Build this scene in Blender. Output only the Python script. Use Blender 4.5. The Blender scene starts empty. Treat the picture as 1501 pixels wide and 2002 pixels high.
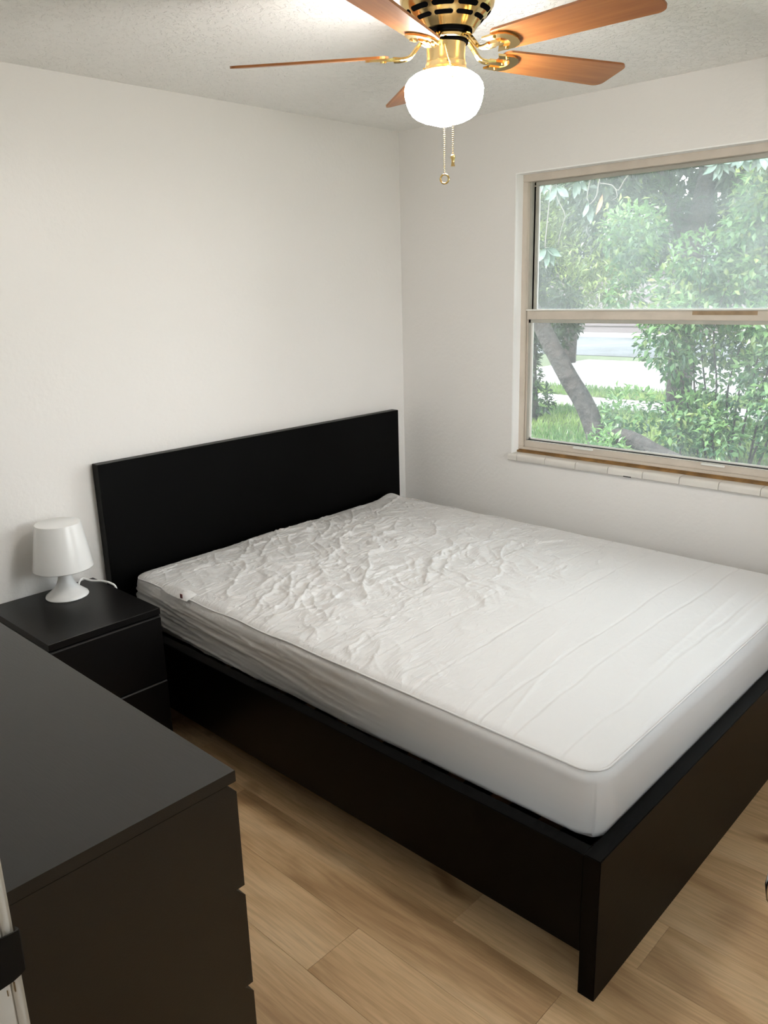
import bpy, bmesh, math, random
import numpy as np
from mathutils import Vector, Matrix
random.seed(7); rng = np.random.default_rng(7)
PI = math.pi
scene = bpy.context.scene
COL = scene.collection

# ------------------------------------------------------------------ camera
YAW, PITCH, ROLL, FPX = 0.80842, 0.27184, -0.02730, 1561.63
cam_d = bpy.data.cameras.new('camera'); cam = bpy.data.objects.new('camera', cam_d); COL.objects.link(cam)
fw = Vector((math.sin(YAW)*math.cos(PITCH), math.cos(YAW)*math.cos(PITCH), -math.sin(PITCH)))
rt = Vector((math.cos(YAW), -math.sin(YAW), 0)); up = rt.cross(fw)
c_, s_ = math.cos(ROLL), math.sin(ROLL)
rt2 = rt*c_ + up*s_; up2 = up*c_ - rt*s_
m = Matrix((rt2, up2, -fw)).transposed().to_4x4(); m.translation = Vector((-3.1626, -2.8522, 1.6129))
cam.matrix_world = m
cam_d.sensor_fit = 'HORIZONTAL'; cam_d.sensor_width = 36; cam_d.lens = 36*FPX/1501
cam_d.clip_start = 0.02; cam_d.clip_end = 300
scene.camera = cam

# ------------------------------------------------------------------ world, sun, exposure
w = bpy.data.worlds.new('sky'); scene.world = w; w.use_nodes = True
nt = w.node_tree; bg = nt.nodes['Background']
tc = nt.nodes.new('ShaderNodeTexCoord'); sx = nt.nodes.new('ShaderNodeSeparateXYZ')
cr = nt.nodes.new('ShaderNodeValToRGB')
nt.links.new(tc.outputs['Generated'], sx.inputs[0]); nt.links.new(sx.outputs['Z'], cr.inputs[0]); nt.links.new(cr.outputs[0], bg.inputs[0])
cr.color_ramp.elements[0].position = 0.0; cr.color_ramp.elements[0].color = (1, 1, 1, 1)
cr.color_ramp.elements[1].position = 0.6; cr.color_ramp.elements[1].color = (0.80, 0.90, 1, 1)
SKY = 9.0
bg.inputs[1].default_value = SKY
sl = bpy.data.lights.new('sun', 'SUN'); sl.energy = 5.0; sl.angle = 0.02; sl.color = (1, 0.95, 0.86)
sun = bpy.data.objects.new('sun', sl); COL.objects.link(sun)
sun.rotation_euler = Vector((-0.62, 0.15, 0.77)).to_track_quat('Z', 'Y').to_euler()
LAMP = 80.0      # the bulb behind the opal globe
scene.view_settings.view_transform = 'Standard'; scene.view_settings.look = 'None'
scene.view_settings.gamma = 1; scene.view_settings.use_curve_mapping = False
scene.view_settings.exposure = 0.14
scene.cycles.max_bounces = 14; scene.cycles.diffuse_bounces = 8; scene.cycles.glossy_bounces = 5
scene.cycles.transparent_max_bounces = 24; scene.cycles.transmission_bounces = 8
scene.cycles.sample_clamp_indirect = 6

# ------------------------------------------------------------------ materials
def nodes_of(name):
    mt = bpy.data.materials.new(name); mt.use_nodes = True
    n = mt.node_tree.nodes; return mt, n, mt.node_tree.links, n['Principled BSDF']
def mat(name, col, rough=0.5, metal=0.0, spec=0.5, noise=0.0, nscale=20, bump=0.0, bscale=60, bdetail=3, stretch=None, col2=None, bdist=0.01, trans=0.0, obj_var=0.0):
    mt, n, L, p = nodes_of(name)
    p.inputs['Roughness'].default_value = rough; p.inputs['Metallic'].default_value = metal
    p.inputs['Specular IOR Level'].default_value = spec
    if trans: p.inputs['Transmission Weight'].default_value = trans
    tcn = n.new('ShaderNodeTexCoord'); mp = n.new('ShaderNodeMapping'); L.new(tcn.outputs['Object'], mp.inputs[0])
    if stretch: mp.inputs['Scale'].default_value = stretch
    out = None
    c2 = col2 or tuple(min(1, x*(1-noise)) for x in col)
    if noise or col2:
        t = n.new('ShaderNodeTexNoise'); t.inputs['Scale'].default_value = nscale; t.inputs['Detail'].default_value = 6
        L.new(mp.outputs[0], t.inputs[0])
        r = n.new('ShaderNodeValToRGB'); r.color_ramp.elements[0].position = 0.35; r.color_ramp.elements[1].position = 0.65
        r.color_ramp.elements[0].color = (*col, 1); r.color_ramp.elements[1].color = (*c2, 1)
        L.new(t.outputs[0], r.inputs[0]); out = r.outputs[0]
    if obj_var:
        oi = n.new('ShaderNodeObjectInfo'); hs = n.new('ShaderNodeHueSaturation'); ma = n.new('ShaderNodeMath'); ma.operation = 'MULTIPLY_ADD'
        ma.inputs[1].default_value = obj_var*2; ma.inputs[2].default_value = 1-obj_var
        L.new(oi.outputs['Random'], ma.inputs[0]); L.new(ma.outputs[0], hs.inputs['Value'])
        if out: L.new(out, hs.inputs['Color'])
        else: hs.inputs['Color'].default_value = (*col, 1)
        out = hs.outputs[0]
    if out: L.new(out, p.inputs['Base Color'])
    else: p.inputs['Base Color'].default_value = (*col, 1)
    if bump:
        b = n.new('ShaderNodeTexNoise'); b.inputs['Scale'].default_value = bscale; b.inputs['Detail'].default_value = bdetail
        L.new(mp.outputs[0], b.inputs[0])
        bn = n.new('ShaderNodeBump'); bn.inputs['Strength'].default_value = bump; bn.inputs['Distance'].default_value = bdist
        L.new(b.outputs[0], bn.inputs['Height']); L.new(bn.outputs[0], p.inputs['Normal'])
    return mt
M = {}
M['wall'] = mat('wall_paint', (0.775, 0.755, 0.73), 0.42, spec=0.45, bump=0.22, bscale=55, bdist=0.006, bdetail=4)
M['casing'] = mat('casing_paint', (0.72, 0.70, 0.66), 0.4, bump=0.05, bscale=40)
M['ceil'] = mat('ceiling_texture', (0.92, 0.91, 0.88), 0.8)
def ceiling_relief(mt):
    n, L = mt.node_tree.nodes, mt.node_tree.links; p = n['Principled BSDF']
    tcn = n.new('ShaderNodeTexCoord')
    a = n.new('ShaderNodeTexNoise'); a.inputs['Scale'].default_value = 42; a.inputs['Detail'].default_value = 5; a.inputs['Distortion'].default_value = 1.2
    r = n.new('ShaderNodeValToRGB'); r.color_ramp.elements[0].position = 0.50; r.color_ramp.elements[1].position = 0.60
    b = n.new('ShaderNodeBump'); b.inputs['Strength'].default_value = 0.55; b.inputs['Distance'].default_value = 0.008
    L.new(tcn.outputs['Object'], a.inputs[0]); L.new(a.outputs[0], r.inputs[0]); L.new(r.outputs[0], b.inputs['Height']); L.new(b.outputs[0], p.inputs['Normal'])
ceiling_relief(M['ceil'])
M['bed'] = mat('black_brown_bed', (0.0006, 0.0006, 0.0006), 0.36, spec=0.08, bump=0.04, bscale=30, stretch=(1, 12, 12))
M['bedy'] = M['bed']
M['dresser'] = mat('black_brown_dresser', (0.0040, 0.0034, 0.0026), 0.42, spec=0.66, noise=0.2, nscale=5, bump=0.05, bscale=25, stretch=(12, 1, 12))
M['night'] = mat('black_brown_nightstand', (0.0035, 0.003, 0.003), 0.36, spec=0.23, bump=0.03, bscale=25, stretch=(1, 12, 12))
M['dark'] = mat('dark_gap', (0.001, 0.001, 0.001), 0.9, spec=0.0)
M['plastic'] = mat('white_plastic', (0.80, 0.80, 0.79), 0.25)
M['cordm'] = mat('white_cord', (0.85, 0.84, 0.82), 0.4)
M['brass'] = mat('polished_brass', (0.83, 0.60, 0.26), 0.16, metal=1.0, noise=0.12, nscale=9)
M['brass_s'] = mat('satin_brass', (0.80, 0.60, 0.30), 0.30, metal=1.0)
M['slot'] = mat('vent_shadow', (0.02, 0.01, 0.006), 0.6)
M['chrome'] = mat('chrome', (0.75, 0.75, 0.74), 0.12, metal=1.0)
M['silver'] = mat('silver_edge', (0.45, 0.42, 0.40), 0.25, metal=1.0)
M['alum'] = mat('window_almond_paint', (0.62, 0.55, 0.47), 0.42, noise=0.10, nscale=12)
M['alum_in'] = mat('window_grey_track', (0.44, 0.43, 0.38), 0.45, noise=0.15, nscale=9)
M['alum_w'] = mat('window_white_bead', (0.80, 0.80, 0.76), 0.4)
M['rust'] = mat('brown_caulk', (0.30, 0.16, 0.05), 0.7, noise=0.5, nscale=14)
M['gasket'] = mat('black_gasket', (0.02, 0.02, 0.018), 0.6)
M['tile'] = mat('glazed_sill_tile', (0.70, 0.67, 0.62), 0.16, noise=0.08, nscale=6, obj_var=0.03)
M['strap'] = mat('black_metal_plate', (0.003, 0.003, 0.003), 0.5, spec=0.2)
M['stain'] = mat('bare_wood_scratch', (0.16, 0.10, 0.04), 0.7)
M['red'] = mat('dark_label', (0.12, 0.03, 0.03), 0.6)

# fan blade wood
def wood_blade():
    mt, n, L, p = nodes_of('oak_fan_blade'); p.inputs['Roughness'].default_value = 0.33
    tcn = n.new('ShaderNodeTexCoord'); mp = n.new('ShaderNodeMapping'); mp.inputs['Scale'].default_value = (2.2, 38, 10)
    L.new(tcn.outputs['Object'], mp.inputs[0])
    t = n.new('ShaderNodeTexNoise'); t.inputs['Scale'].default_value = 2.2; t.inputs['Detail'].default_value = 7; L.new(mp.outputs[0], t.inputs[0])
    r = n.new('ShaderNodeValToRGB'); r.color_ramp.elements[0].position = 0.3; r.color_ramp.elements[1].position = 0.72
    r.color_ramp.elements[0].color = (0.27, 0.085, 0.018, 1); r.color_ramp.elements[1].color = (0.37, 0.145, 0.038, 1)
    L.new(t.outputs[0], r.inputs[0]); L.new(r.outputs[0], p.inputs['Base Color']); return mt
M['blade'] = wood_blade()

# floor planks
def plank_mat():
    mt, n, L, p = nodes_of('oak_vinyl_plank'); p.inputs['Roughness'].default_value = 0.42; p.inputs['Specular IOR Level'].default_value = 0.4
    tcn = n.new('ShaderNodeTexCoord'); oi = n.new('ShaderNodeObjectInfo')
    add = n.new('ShaderNodeVectorMath'); add.operation = 'ADD'
    sc = n.new('ShaderNodeVectorMath'); sc.operation = 'SCALE'; sc.inputs['Scale'].default_value = 37.0
    comb = n.new('ShaderNodeCombineXYZ'); L.new(oi.outputs['Random'], comb.inputs[0]); L.new(oi.outputs['Random'], comb.inputs[1])
    L.new(comb.outputs[0], sc.inputs[0]); L.new(tcn.outputs['Object'], add.inputs[0]); L.new(sc.outputs[0], add.inputs[1])
    def noise(scale, st, det=6, dist=0.0):
        mp = n.new('ShaderNodeMapping'); mp.inputs['Scale'].default_value = st; L.new(add.outputs[0], mp.inputs[0])
        t = n.new('ShaderNodeTexNoise'); t.inputs['Scale'].default_value = scale; t.inputs['Detail'].default_value = det; t.inputs['Distortion'].default_value = dist
        L.new(mp.outputs[0], t.inputs[0]); return t
    big = noise(1.6, (3.2, 0.8, 1), 5, 1.0)
    grain = noise(3.0, (38, 2.0, 1), 9, 0.8)
    knot = noise(2.6, (2.6, 1.0, 1), 2, 0.4)
    r = n.new('ShaderNodeValToRGB'); e = r.color_ramp.elements
    e[0].position = 0.30; e[0].color = (0.43, 0.265, 0.128, 1); e[1].position = 0.72; e[1].color = (0.78, 0.57, 0.345, 1)
    x = r.color_ramp.elements.new(0.5); x.color = (0.65, 0.44, 0.24, 1)
    L.new(big.outputs[0], r.inputs[0])
    r2 = n.new('ShaderNodeValToRGB'); r2.color_ramp.elements[0].position = 0.34; r2.color_ramp.elements[1].position = 0.60
    r2.color_ramp.elements[0].color = (0.66, 0.62, 0.56, 1); r2.color_ramp.elements[1].color = (1.05, 1.04, 1.02, 1)
    L.new(grain.outputs[0], r2.inputs[0])
    mx = n.new('ShaderNodeMix'); mx.data_type = 'RGBA'; mx.blend_type = 'MULTIPLY'; mx.inputs[0].default_value = 0.50
    L.new(r.outputs[0], mx.inputs[6]); L.new(r2.outputs[0], mx.inputs[7])
    r3 = n.new('ShaderNodeValToRGB'); r3.color_ramp.elements[0].position = 0.24; r3.color_ramp.elements[1].position = 0.33
    r3.color_ramp.elements[0].color = (0.45, 0.36, 0.28, 1); r3.color_ramp.elements[1].color = (1, 1, 1, 1)
    L.new(knot.outputs[0], r3.inputs[0])
    mx2 = n.new('ShaderNodeMix'); mx2.data_type = 'RGBA'; mx2.blend_type = 'MULTIPLY'; mx2.inputs[0].default_value = 1
    L.new(mx.outputs[2], mx2.inputs[6]); L.new(r3.outputs[0], mx2.inputs[7])
    hs = n.new('ShaderNodeHueSaturation'); ma = n.new('ShaderNodeMath'); ma.operation = 'MULTIPLY_ADD'; ma.inputs[1].default_value = 0.14; ma.inputs[2].default_value = 0.95
    L.new(oi.outputs['Random'], ma.inputs[0]); L.new(ma.outputs[0], hs.inputs['Value']); L.new(mx2.outputs[2], hs.inputs['Color'])
    L.new(hs.outputs[0], p.inputs['Base Color'])
    b = n.new('ShaderNodeBump'); b.inputs['Strength'].default_value = 0.15; b.inputs['Distance'].default_value = 0.003
    L.new(grain.outputs[0], b.inputs['Height']); L.new(b.outputs[0], p.inputs['Normal'])
    return mt
M['plank'] = plank_mat()

# cloth with a little sheen and light passing through
def cloth_mat():
    mt, n, L, p = nodes_of('white_mattress_protector'); p.inputs['Roughness'].default_value = 0.48
    p.inputs['Base Color'].default_value = (0.655, 0.645, 0.64, 1); p.inputs['Sheen Weight'].default_value = 0.15
    tcn = n.new('ShaderNodeTexCoord')
    t = n.new('ShaderNodeTexNoise'); t.inputs['Scale'].default_value = 55; t.inputs['Detail'].default_value = 4; t.inputs['Distortion'].default_value = 0.8
    L.new(tcn.outputs['Object'], t.inputs[0])
    mp = n.new('ShaderNodeMapping'); mp.inputs['Rotation'].default_value = (0, 0, .5); mp.inputs['Scale'].default_value = (4, 15, 8); L.new(tcn.outputs['Object'], mp.inputs[0])
    t2 = n.new('ShaderNodeTexNoise'); t2.inputs['Scale'].default_value = 2.0; t2.inputs['Detail'].default_value = 5; t2.inputs['Distortion'].default_value = 1.1; L.new(mp.outputs[0], t2.inputs[0])
    ab = n.new('ShaderNodeMath'); ab.operation = 'SUBTRACT'; ab.inputs[1].default_value = .5; L.new(t2.outputs[0], ab.inputs[0])
    ab2 = n.new('ShaderNodeMath'); ab2.operation = 'ABSOLUTE'; L.new(ab.outputs[0], ab2.inputs[0])
    mr = n.new('ShaderNodeMapRange'); mr.inputs[1].default_value = 0; mr.inputs[2].default_value = .08; mr.inputs[3].default_value = 1; mr.inputs[4].default_value = 0; mr.interpolation_type = 'SMOOTHSTEP'; L.new(ab2.outputs[0], mr.inputs[0])
    ad = n.new('ShaderNodeMath'); ad.operation = 'MULTIPLY_ADD'; ad.inputs[1].default_value = .12; L.new(t.outputs[0], ad.inputs[0]); L.new(mr.outputs[0], ad.inputs[2])
    sxyz = n.new('ShaderNodeSeparateXYZ'); L.new(tcn.outputs['Object'], sxyz.inputs[0])
    fade = n.new('ShaderNodeMapRange'); fade.inputs[1].default_value = -1.9; fade.inputs[2].default_value = -1.1; fade.inputs[3].default_value = .06; fade.inputs[4].default_value = .42; L.new(sxyz.outputs['Y'], fade.inputs[0])
    b = n.new('ShaderNodeBump'); b.inputs['Distance'].default_value = 0.004; ge = n.new('ShaderNodeNewGeometry'); sn = n.new('ShaderNodeSeparateXYZ'); L.new(ge.outputs['Normal'], sn.inputs[0])
    mz = n.new('ShaderNodeMapRange'); mz.inputs[1].default_value = .3; mz.inputs[2].default_value = .9; mz.inputs[3].default_value = .1; mz.inputs[4].default_value = 1.0; L.new(sn.outputs['Z'], mz.inputs[0])
    mm = n.new('ShaderNodeMath'); mm.operation = 'MULTIPLY'; L.new(fade.outputs[0], mm.inputs[0]); L.new(mz.outputs[0], mm.inputs[1]); L.new(mm.outputs[0], b.inputs['Strength'])
    L.new(ad.outputs[0], b.inputs['Height']); L.new(b.outputs[0], p.inputs['Normal'])
    return mt
M['cloth'] = cloth_mat()

# window glass: pane whose translucent veil stands for glare haze and an insect screen
def glass_mat(name, veil, seed):
    mt, n, L, p = nodes_of(name); n.remove(p)
    out = n['Material Output']
    tr = n.new('ShaderNodeBsdfTransparent'); tr.inputs[0].default_value = (0.97, 0.98, 0.97, 1)
    tl = n.new('ShaderNodeBsdfTranslucent'); tl.inputs[0].default_value = (0.86, 0.90, 0.88, 1)
    gl = n.new('ShaderNodeBsdfGlossy'); gl.inputs['Roughness'].default_value = 0.03
    mx = n.new('ShaderNodeMixShader'); mx2 = n.new('ShaderNodeMixShader'); fr = n.new('ShaderNodeFresnel'); fr.inputs[0].default_value = 1.5
    tcn = n.new('ShaderNodeTexCoord'); mp = n.new('ShaderNodeMapping'); mp.inputs['Location'].default_value = (seed, seed, 0)
    t = n.new('ShaderNodeTexNoise'); t.inputs['Scale'].default_value = 2.2; t.inputs['Detail'].default_value = 5; t.inputs['Distortion'].default_value = 1.5
    mr = n.new('ShaderNodeMapRange'); mr.inputs[1].default_value = 0.3; mr.inputs[2].default_value = 0.7; mr.inputs[3].default_value = veil*0.75; mr.inputs[4].default_value = veil*1.3
    L.new(tcn.outputs['Object'], mp.inputs[0]); L.new(mp.outputs[0], t.inputs[0]); L.new(t.outputs[0], mr.inputs[0])
    L.new(mr.outputs[0], mx.inputs[0]); L.new(tr.outputs[0], mx.inputs[1]); L.new(tl.outputs[0], mx.inputs[2])
    L.new(fr.outputs[0], mx2.inputs[0]); L.new(mx.outputs[0], mx2.inputs[1]); L.new(gl.outputs[0], mx2.inputs[2]); L.new(mx2.outputs[0], out.inputs[0])
    return mt
M['glass'] = glass_mat('hazed_upper_glass', 0.10, 0); M['glass2'] = glass_mat('hazed_lower_glass', 0.05, 5); M['glass3'] = glass_mat('clean_glass', 0.02, 9)

def emit(name, col, s):
    mt, n, L, p = nodes_of(name); p.inputs['Base Color'].default_value = (0.9, 0.9, 0.88, 1)
    p.inputs['Emission Color'].default_value = (*col, 1); p.inputs['Emission Strength'].default_value = s; return mt
M['globe'] = emit('lit_opal_glass', (1.0, 0.965, 0.92), LAMP)
M['hall'] = emit('hall_fill_glow', (1.0, 0.93, 0.84), 6)

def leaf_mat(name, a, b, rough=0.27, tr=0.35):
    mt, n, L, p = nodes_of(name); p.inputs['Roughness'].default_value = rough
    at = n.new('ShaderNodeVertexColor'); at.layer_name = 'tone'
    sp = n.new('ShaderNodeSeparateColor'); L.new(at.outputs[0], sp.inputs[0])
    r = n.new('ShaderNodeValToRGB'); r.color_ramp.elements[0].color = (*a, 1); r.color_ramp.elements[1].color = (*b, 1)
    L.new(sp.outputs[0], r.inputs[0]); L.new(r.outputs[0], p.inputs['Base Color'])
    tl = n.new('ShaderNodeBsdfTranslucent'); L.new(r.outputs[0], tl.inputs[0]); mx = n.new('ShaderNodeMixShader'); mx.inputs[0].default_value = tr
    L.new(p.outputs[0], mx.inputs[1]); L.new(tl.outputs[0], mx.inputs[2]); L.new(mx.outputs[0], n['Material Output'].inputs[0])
    return mt
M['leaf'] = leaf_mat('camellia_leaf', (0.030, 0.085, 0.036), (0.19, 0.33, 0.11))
M['leaf_b'] = leaf_mat('far_leaf', (0.016, 0.032, 0.016), (0.06, 0.10, 0.04))
M['leaf_y'] = leaf_mat('yellow_green_leaf', (0.08, 0.13, 0.04), (0.26, 0.33, 0.10))
M['grass'] = leaf_mat('grass_blade', (0.06, 0.14, 0.04), (0.24, 0.33, 0.10))
M['mag'] = mat('magnolia_leaf', (0.07, 0.12, 0.085), 0.25, noise=0.3, nscale=30, obj_var=0.25)
M['mag_dry'] = mat('dry_leaf', (0.26, 0.13, 0.06), 0.5)
M['twig'] = mat('pale_twig', (0.12, 0.11, 0.095), 0.8)
M['bark'] = mat('grey_bark', (0.036, 0.028, 0.025), 0.9, noise=0.6, nscale=9, bump=1.0, bscale=14, bdist=0.06)
M['soil'] = mat('lawn_soil', (0.045, 0.065, 0.02), 0.95, col2=(0.08, 0.10, 0.035), nscale=3)
M['concrete'] = mat('pale_concrete', (0.30, 0.29, 0.28), 0.85, noise=0.12, nscale=2)
M['asphalt'] = mat('grey_asphalt', (0.075, 0.078, 0.08), 0.9, noise=0.4, nscale=1.2)
M['siding'] = mat('pale_siding', (0.13, 0.11, 0.115), 0.7)
M['mulch'] = mat('brown_mulch', (0.06, 0.048, 0.042), 0.95, noise=0.5, nscale=8, bump=0.8, bscale=30, bdist=0.03)

# ------------------------------------------------------------------ helpers
def link(o): COL.objects.link(o); return o
def thing(name, label, cat, loc=(0, 0, 0), group=None, rotz=0):
    o = link(bpy.data.objects.new(name, None)); o.location = loc; o.rotation_euler = (0, 0, rotz); o.empty_display_size = 0.05
    o['label'] = label; o['category'] = cat
    if group: o['group'] = group
    return o
def tag(o, label, cat, group=None):
    o['label'] = label; o['category'] = cat
    if group: o['group'] = group
    return o
def struct(o): o['kind'] = 'structure'; return o
def obj(name, bm, mt, parent=None, smooth=False, label=None, world=True):
    me = bpy.data.meshes.new(name)
    if isinstance(bm, bmesh.types.BMesh):
        bmesh.ops.recalc_face_normals(bm, faces=bm.faces[:]); bm.to_mesh(me); bm.free()
    else:
        me.from_pydata(*bm)
    me.materials.append(mt)
    if smooth:
        me.polygons.foreach_set('use_smooth', [True]*len(me.polygons))
        if smooth != 'all':
            try: me.set_sharp_from_angle(angle=math.radians(40))
            except Exception: pass
    o = link(bpy.data.objects.new(name, me))
    if parent:
        o.parent = parent
        if world:
            bpy_mat = parent_world(parent).inverted(); o.matrix_parent_inverse = bpy_mat
    if label: o['label'] = label
    return o
def parent_world(o):
    mm = Matrix.LocRotScale(o.location, o.rotation_euler, o.scale)
    return (parent_world(o.parent) @ o.matrix_parent_inverse @ mm) if o.parent else mm
def bx(bm, x0, x1, y0, y1, z0, z1, bev=0.0, seg=2):
    r = bmesh.ops.create_cube(bm, size=1); vs = r['verts']
    for v in vs:
        v.co = Vector((x0+(v.co.x+.5)*(x1-x0), y0+(v.co.y+.5)*(y1-y0), z0+(v.co.z+.5)*(z1-z0)))
    if bev:
        es = list({e for v in vs for e in v.link_edges})
        bmesh.ops.bevel(bm, geom=es, offset=bev, segments=seg, affect='EDGES', clamp_overlap=True)
    return bm
def box(name, x0, x1, y0, y1, z0, z1, mt, parent=None, bev=0.0, label=None):
    return obj(name, bx(bmesh.new(), x0, x1, y0, y1, z0, z1, bev), mt, parent, smooth=bool(bev), label=label)
def lathe(bm, prof, c=(0, 0, 0), n=48, axis='Z'):
    rings = []
    for r, z in prof:
        if r < 1e-6: rings.append([bm.verts.new(orient((0, 0, z), axis, c))])
        else: rings.append([bm.verts.new(orient((r*math.cos(2*PI*k/n), r*math.sin(2*PI*k/n), z), axis, c)) for k in range(n)])
    for a, b in zip(rings, rings[1:]):
        if len(a) == 1 and len(b) == 1: continue
        for k in range(n):
            k2 = (k+1) % n
            if len(a) == 1: bm.faces.new((a[0], b[k], b[k2]))
            elif len(b) == 1: bm.faces.new((a[k], a[k2], b[0]))
            else: bm.faces.new((a[k], a[k2], b[k2], b[k]))
    return bm
def orient(p, axis, c):
    x, y, z = p
    if axis == 'X': x, y, z = z, x, y
    if axis == 'Y': x, y, z = x, z, y
    return (x+c[0], y+c[1], z+c[2])
def tube(bm, pts, rad, n=10, closed=False, caps=True):
    pts = [Vector(p) for p in pts]; N = len(pts); rads = rad if hasattr(rad, '__len__') else [rad]*N
    rings = []; prev = None
    for i, p in enumerate(pts):
        if closed: t = (pts[(i+1) % N]-pts[i-1]).normalized()
        else: t = (pts[min(i+1, N-1)]-pts[max(i-1, 0)]).normalized()
        if prev is None:
            a = Vector((0, 0, 1)) if abs(t.z) < .9 else Vector((1, 0, 0)); u = t.cross(a).normalized()
        else: u = (prev - t*prev.dot(t)).normalized()
        prev = u; v = t.cross(u)
        rings.append([bm.verts.new(p+(u*math.cos(2*PI*k/n)+v*math.sin(2*PI*k/n))*rads[i]) for k in range(n)])
    for i in range(N if closed else N-1):
        a, b = rings[i], rings[(i+1) % N]
        for k in range(n): bm.faces.new((a[k], a[(k+1) % n], b[(k+1) % n], b[k]))
    if caps and not closed:
        bm.faces.new(rings[0]); bm.faces.new(rings[-1])
    return bm
def smooth_path(pts, sub=8):
    P = [Vector(p) for p in pts]; P = [P[0]*2-P[1]] + P + [P[-1]*2-P[-2]]; out = []
    for i in range(1, len(P)-2):
        for k in range(sub):
            t = k/sub; a, b, c, d = P[i-1], P[i], P[i+1], P[i+2]
            out.append(0.5*((2*b)+(c-a)*t+(2*a-5*b+4*c-d)*t*t+(3*b-a-3*c+d)*t**3))
    out.append(P[-2]); return out
def prism(bm, outline, y0, y1, axis='Y'):
    # outline in (a, z); extruded along the axis
    def P(a, z, t): return (a, t, z) if axis == 'Y' else (t, a, z)
    A = [bm.verts.new(P(a, z, y0)) for a, z in outline]; B = [bm.verts.new(P(a, z, y1)) for a, z in outline]
    n = len(outline)
    bm.faces.new(A); bm.faces.new(B[::-1])
    for i in range(n): bm.faces.new((A[i], B[i], B[(i+1) % n], A[(i+1) % n]))
    return bm

# ------------------------------------------------------------------ room shell
H = 2.352; XL = -2.95; YB = -2.98; T = 0.13
WY0, WY1, WZ0, WZ1 = -0.691, -2.27, 0.824, 2.088      # window opening
ceil = struct(box('ceiling', -4.4, 0.14, -4.3, 0.14, H, H+0.12, M['ceil']))
struct(box('wall_back', XL-T, 0.14, 0.0, 0.12, -0.05, H, M['wall']))
bm = bmesh.new()
bx(bm, 0, 0.13, WY0, 0.0, -.05, H); bx(bm, 0, 0.13, YB-.12, WY1, -.05, H); bx(bm, 0, 0.13, WY1, WY0, WZ1, H); bx(bm, 0, 0.13, WY1, WY0, -.05, WZ0)
struct(obj('wall_right', bm, M['wall']))
bm = bmesh.new()
bx(bm, XL-T, -1.65, YB-.12, YB, -.05, H); bx(bm, -.45, .13, YB-.12, YB, -.05, H); bx(bm, -1.65, -.45, YB-.12, YB, -.05, .9); bx(bm, -1.65, -.45, YB-.12, YB, 2.09, H)
struct(obj('wall_front', bm, M['wall']))
bm = bmesh.new()
bx(bm, XL-T, XL, -2.082, 0.0, -.05, H); bx(bm, XL-T, XL, -2.918, -2.082, 2.05, H); bx(bm, XL-T, XL, YB, -2.918, -.05, H)
struct(obj('wall_left', bm, M['wall']))
# the hall behind the doorway, where the photographer stands
bm = bmesh.new()
bx(bm, -4.3, -4.2, -4.2, -3.2, -.05, H); bx(bm, -4.3, -4.2, -2.2, -1.3, -.05, H); bx(bm, -4.3, -4.2, -3.2, -2.2, -.05, .95); bx(bm, -4.3, -4.2, -3.2, -2.2, 1.95, H); bx(bm, -4.3, XL-T, -1.3, -1.2, -.05, H); bx(bm, -4.3, XL-T, -4.3, -4.2, -.05, H); bx(bm, XL-T, XL-T+.1, -4.2, YB-.12, -.05, H)
struct(obj('wall_hall', bm, M['wall']))

def window_far(name, axis, pos, out, a0, a1, z0, z1):
    # a plain two-pane window in a wall; axis is the wall's normal
    wn = link(bpy.data.objects.new(name, None)); struct(wn)
    def B(nm, a, b, za, zb, d0, d1, mt, par):
        lo, hi = sorted((pos+out*d0, pos+out*d1))
        return box(nm, *((lo, hi, a, b) if axis == 'X' else (a, b, lo, hi)), za, zb, mt, par)
    for a, b in ((a0, a0+.04), (a1-.04, a1)): B('jamb', a, b, z0, z1, .04, .10, M['alum'], wn)
    for za, zb in ((z0, z0+.04), ((z0+z1)/2-.02, (z0+z1)/2+.02), (z1-.04, z1)): B('rail', a0+.04, a1-.04, za, zb, .04, .10, M['alum'], wn)
    for za, zb in ((z0+.03, (z0+z1)/2-.01), ((z0+z1)/2+.01, z1-.03)): B('pane', a0+.03, a1-.03, za, zb, .068, .072, M['glass3'], wn)
window_far('added_window_front', 'Y', YB, -1, -1.65, -.45, .9, 2.09)  # unseen window, added to bring daylight in from behind the camera
window_far('added_window_hall', 'X', -4.2, -1, -3.2, -2.2, .95, 1.95)  # also unseen, added so daylight reaches the bed side from the hall
# floor: one board under single planks
floor = struct(box('floor', -4.3, 0.0, -4.2, 0.0, -.06, -.012, M['dark']))
PW, PL = 0.18, 1.22
bm = bx(bmesh.new(), 0.0003, PW-.0003, 0.0003, PL-.0003, -.011, 0.0, 0.0006, 1)
proto = None; col_i = 0; x = -4.32
while x < 0.0:
    y = -4.2 - [0.0, .43, .86, .22, .65, 1.05, .33][col_i % 7]
    while y < 0:
        ya, yb = max(y, -4.2), min(y+PL, 0); xa, xb = max(x, -4.3), min(x+PW, 0.0)
        if yb-ya > .02 and xb-xa > .02:
            if proto is None:
                o = obj('plank', bm, M['plank'], floor); proto = o
            else:
                o = proto.copy(); link(o)
            o.location = (xa, ya, 0); o.scale = ((xb-xa)/PW, (yb-ya)/PL, 1)
        y += PL
    x += PW; col_i += 1

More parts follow.
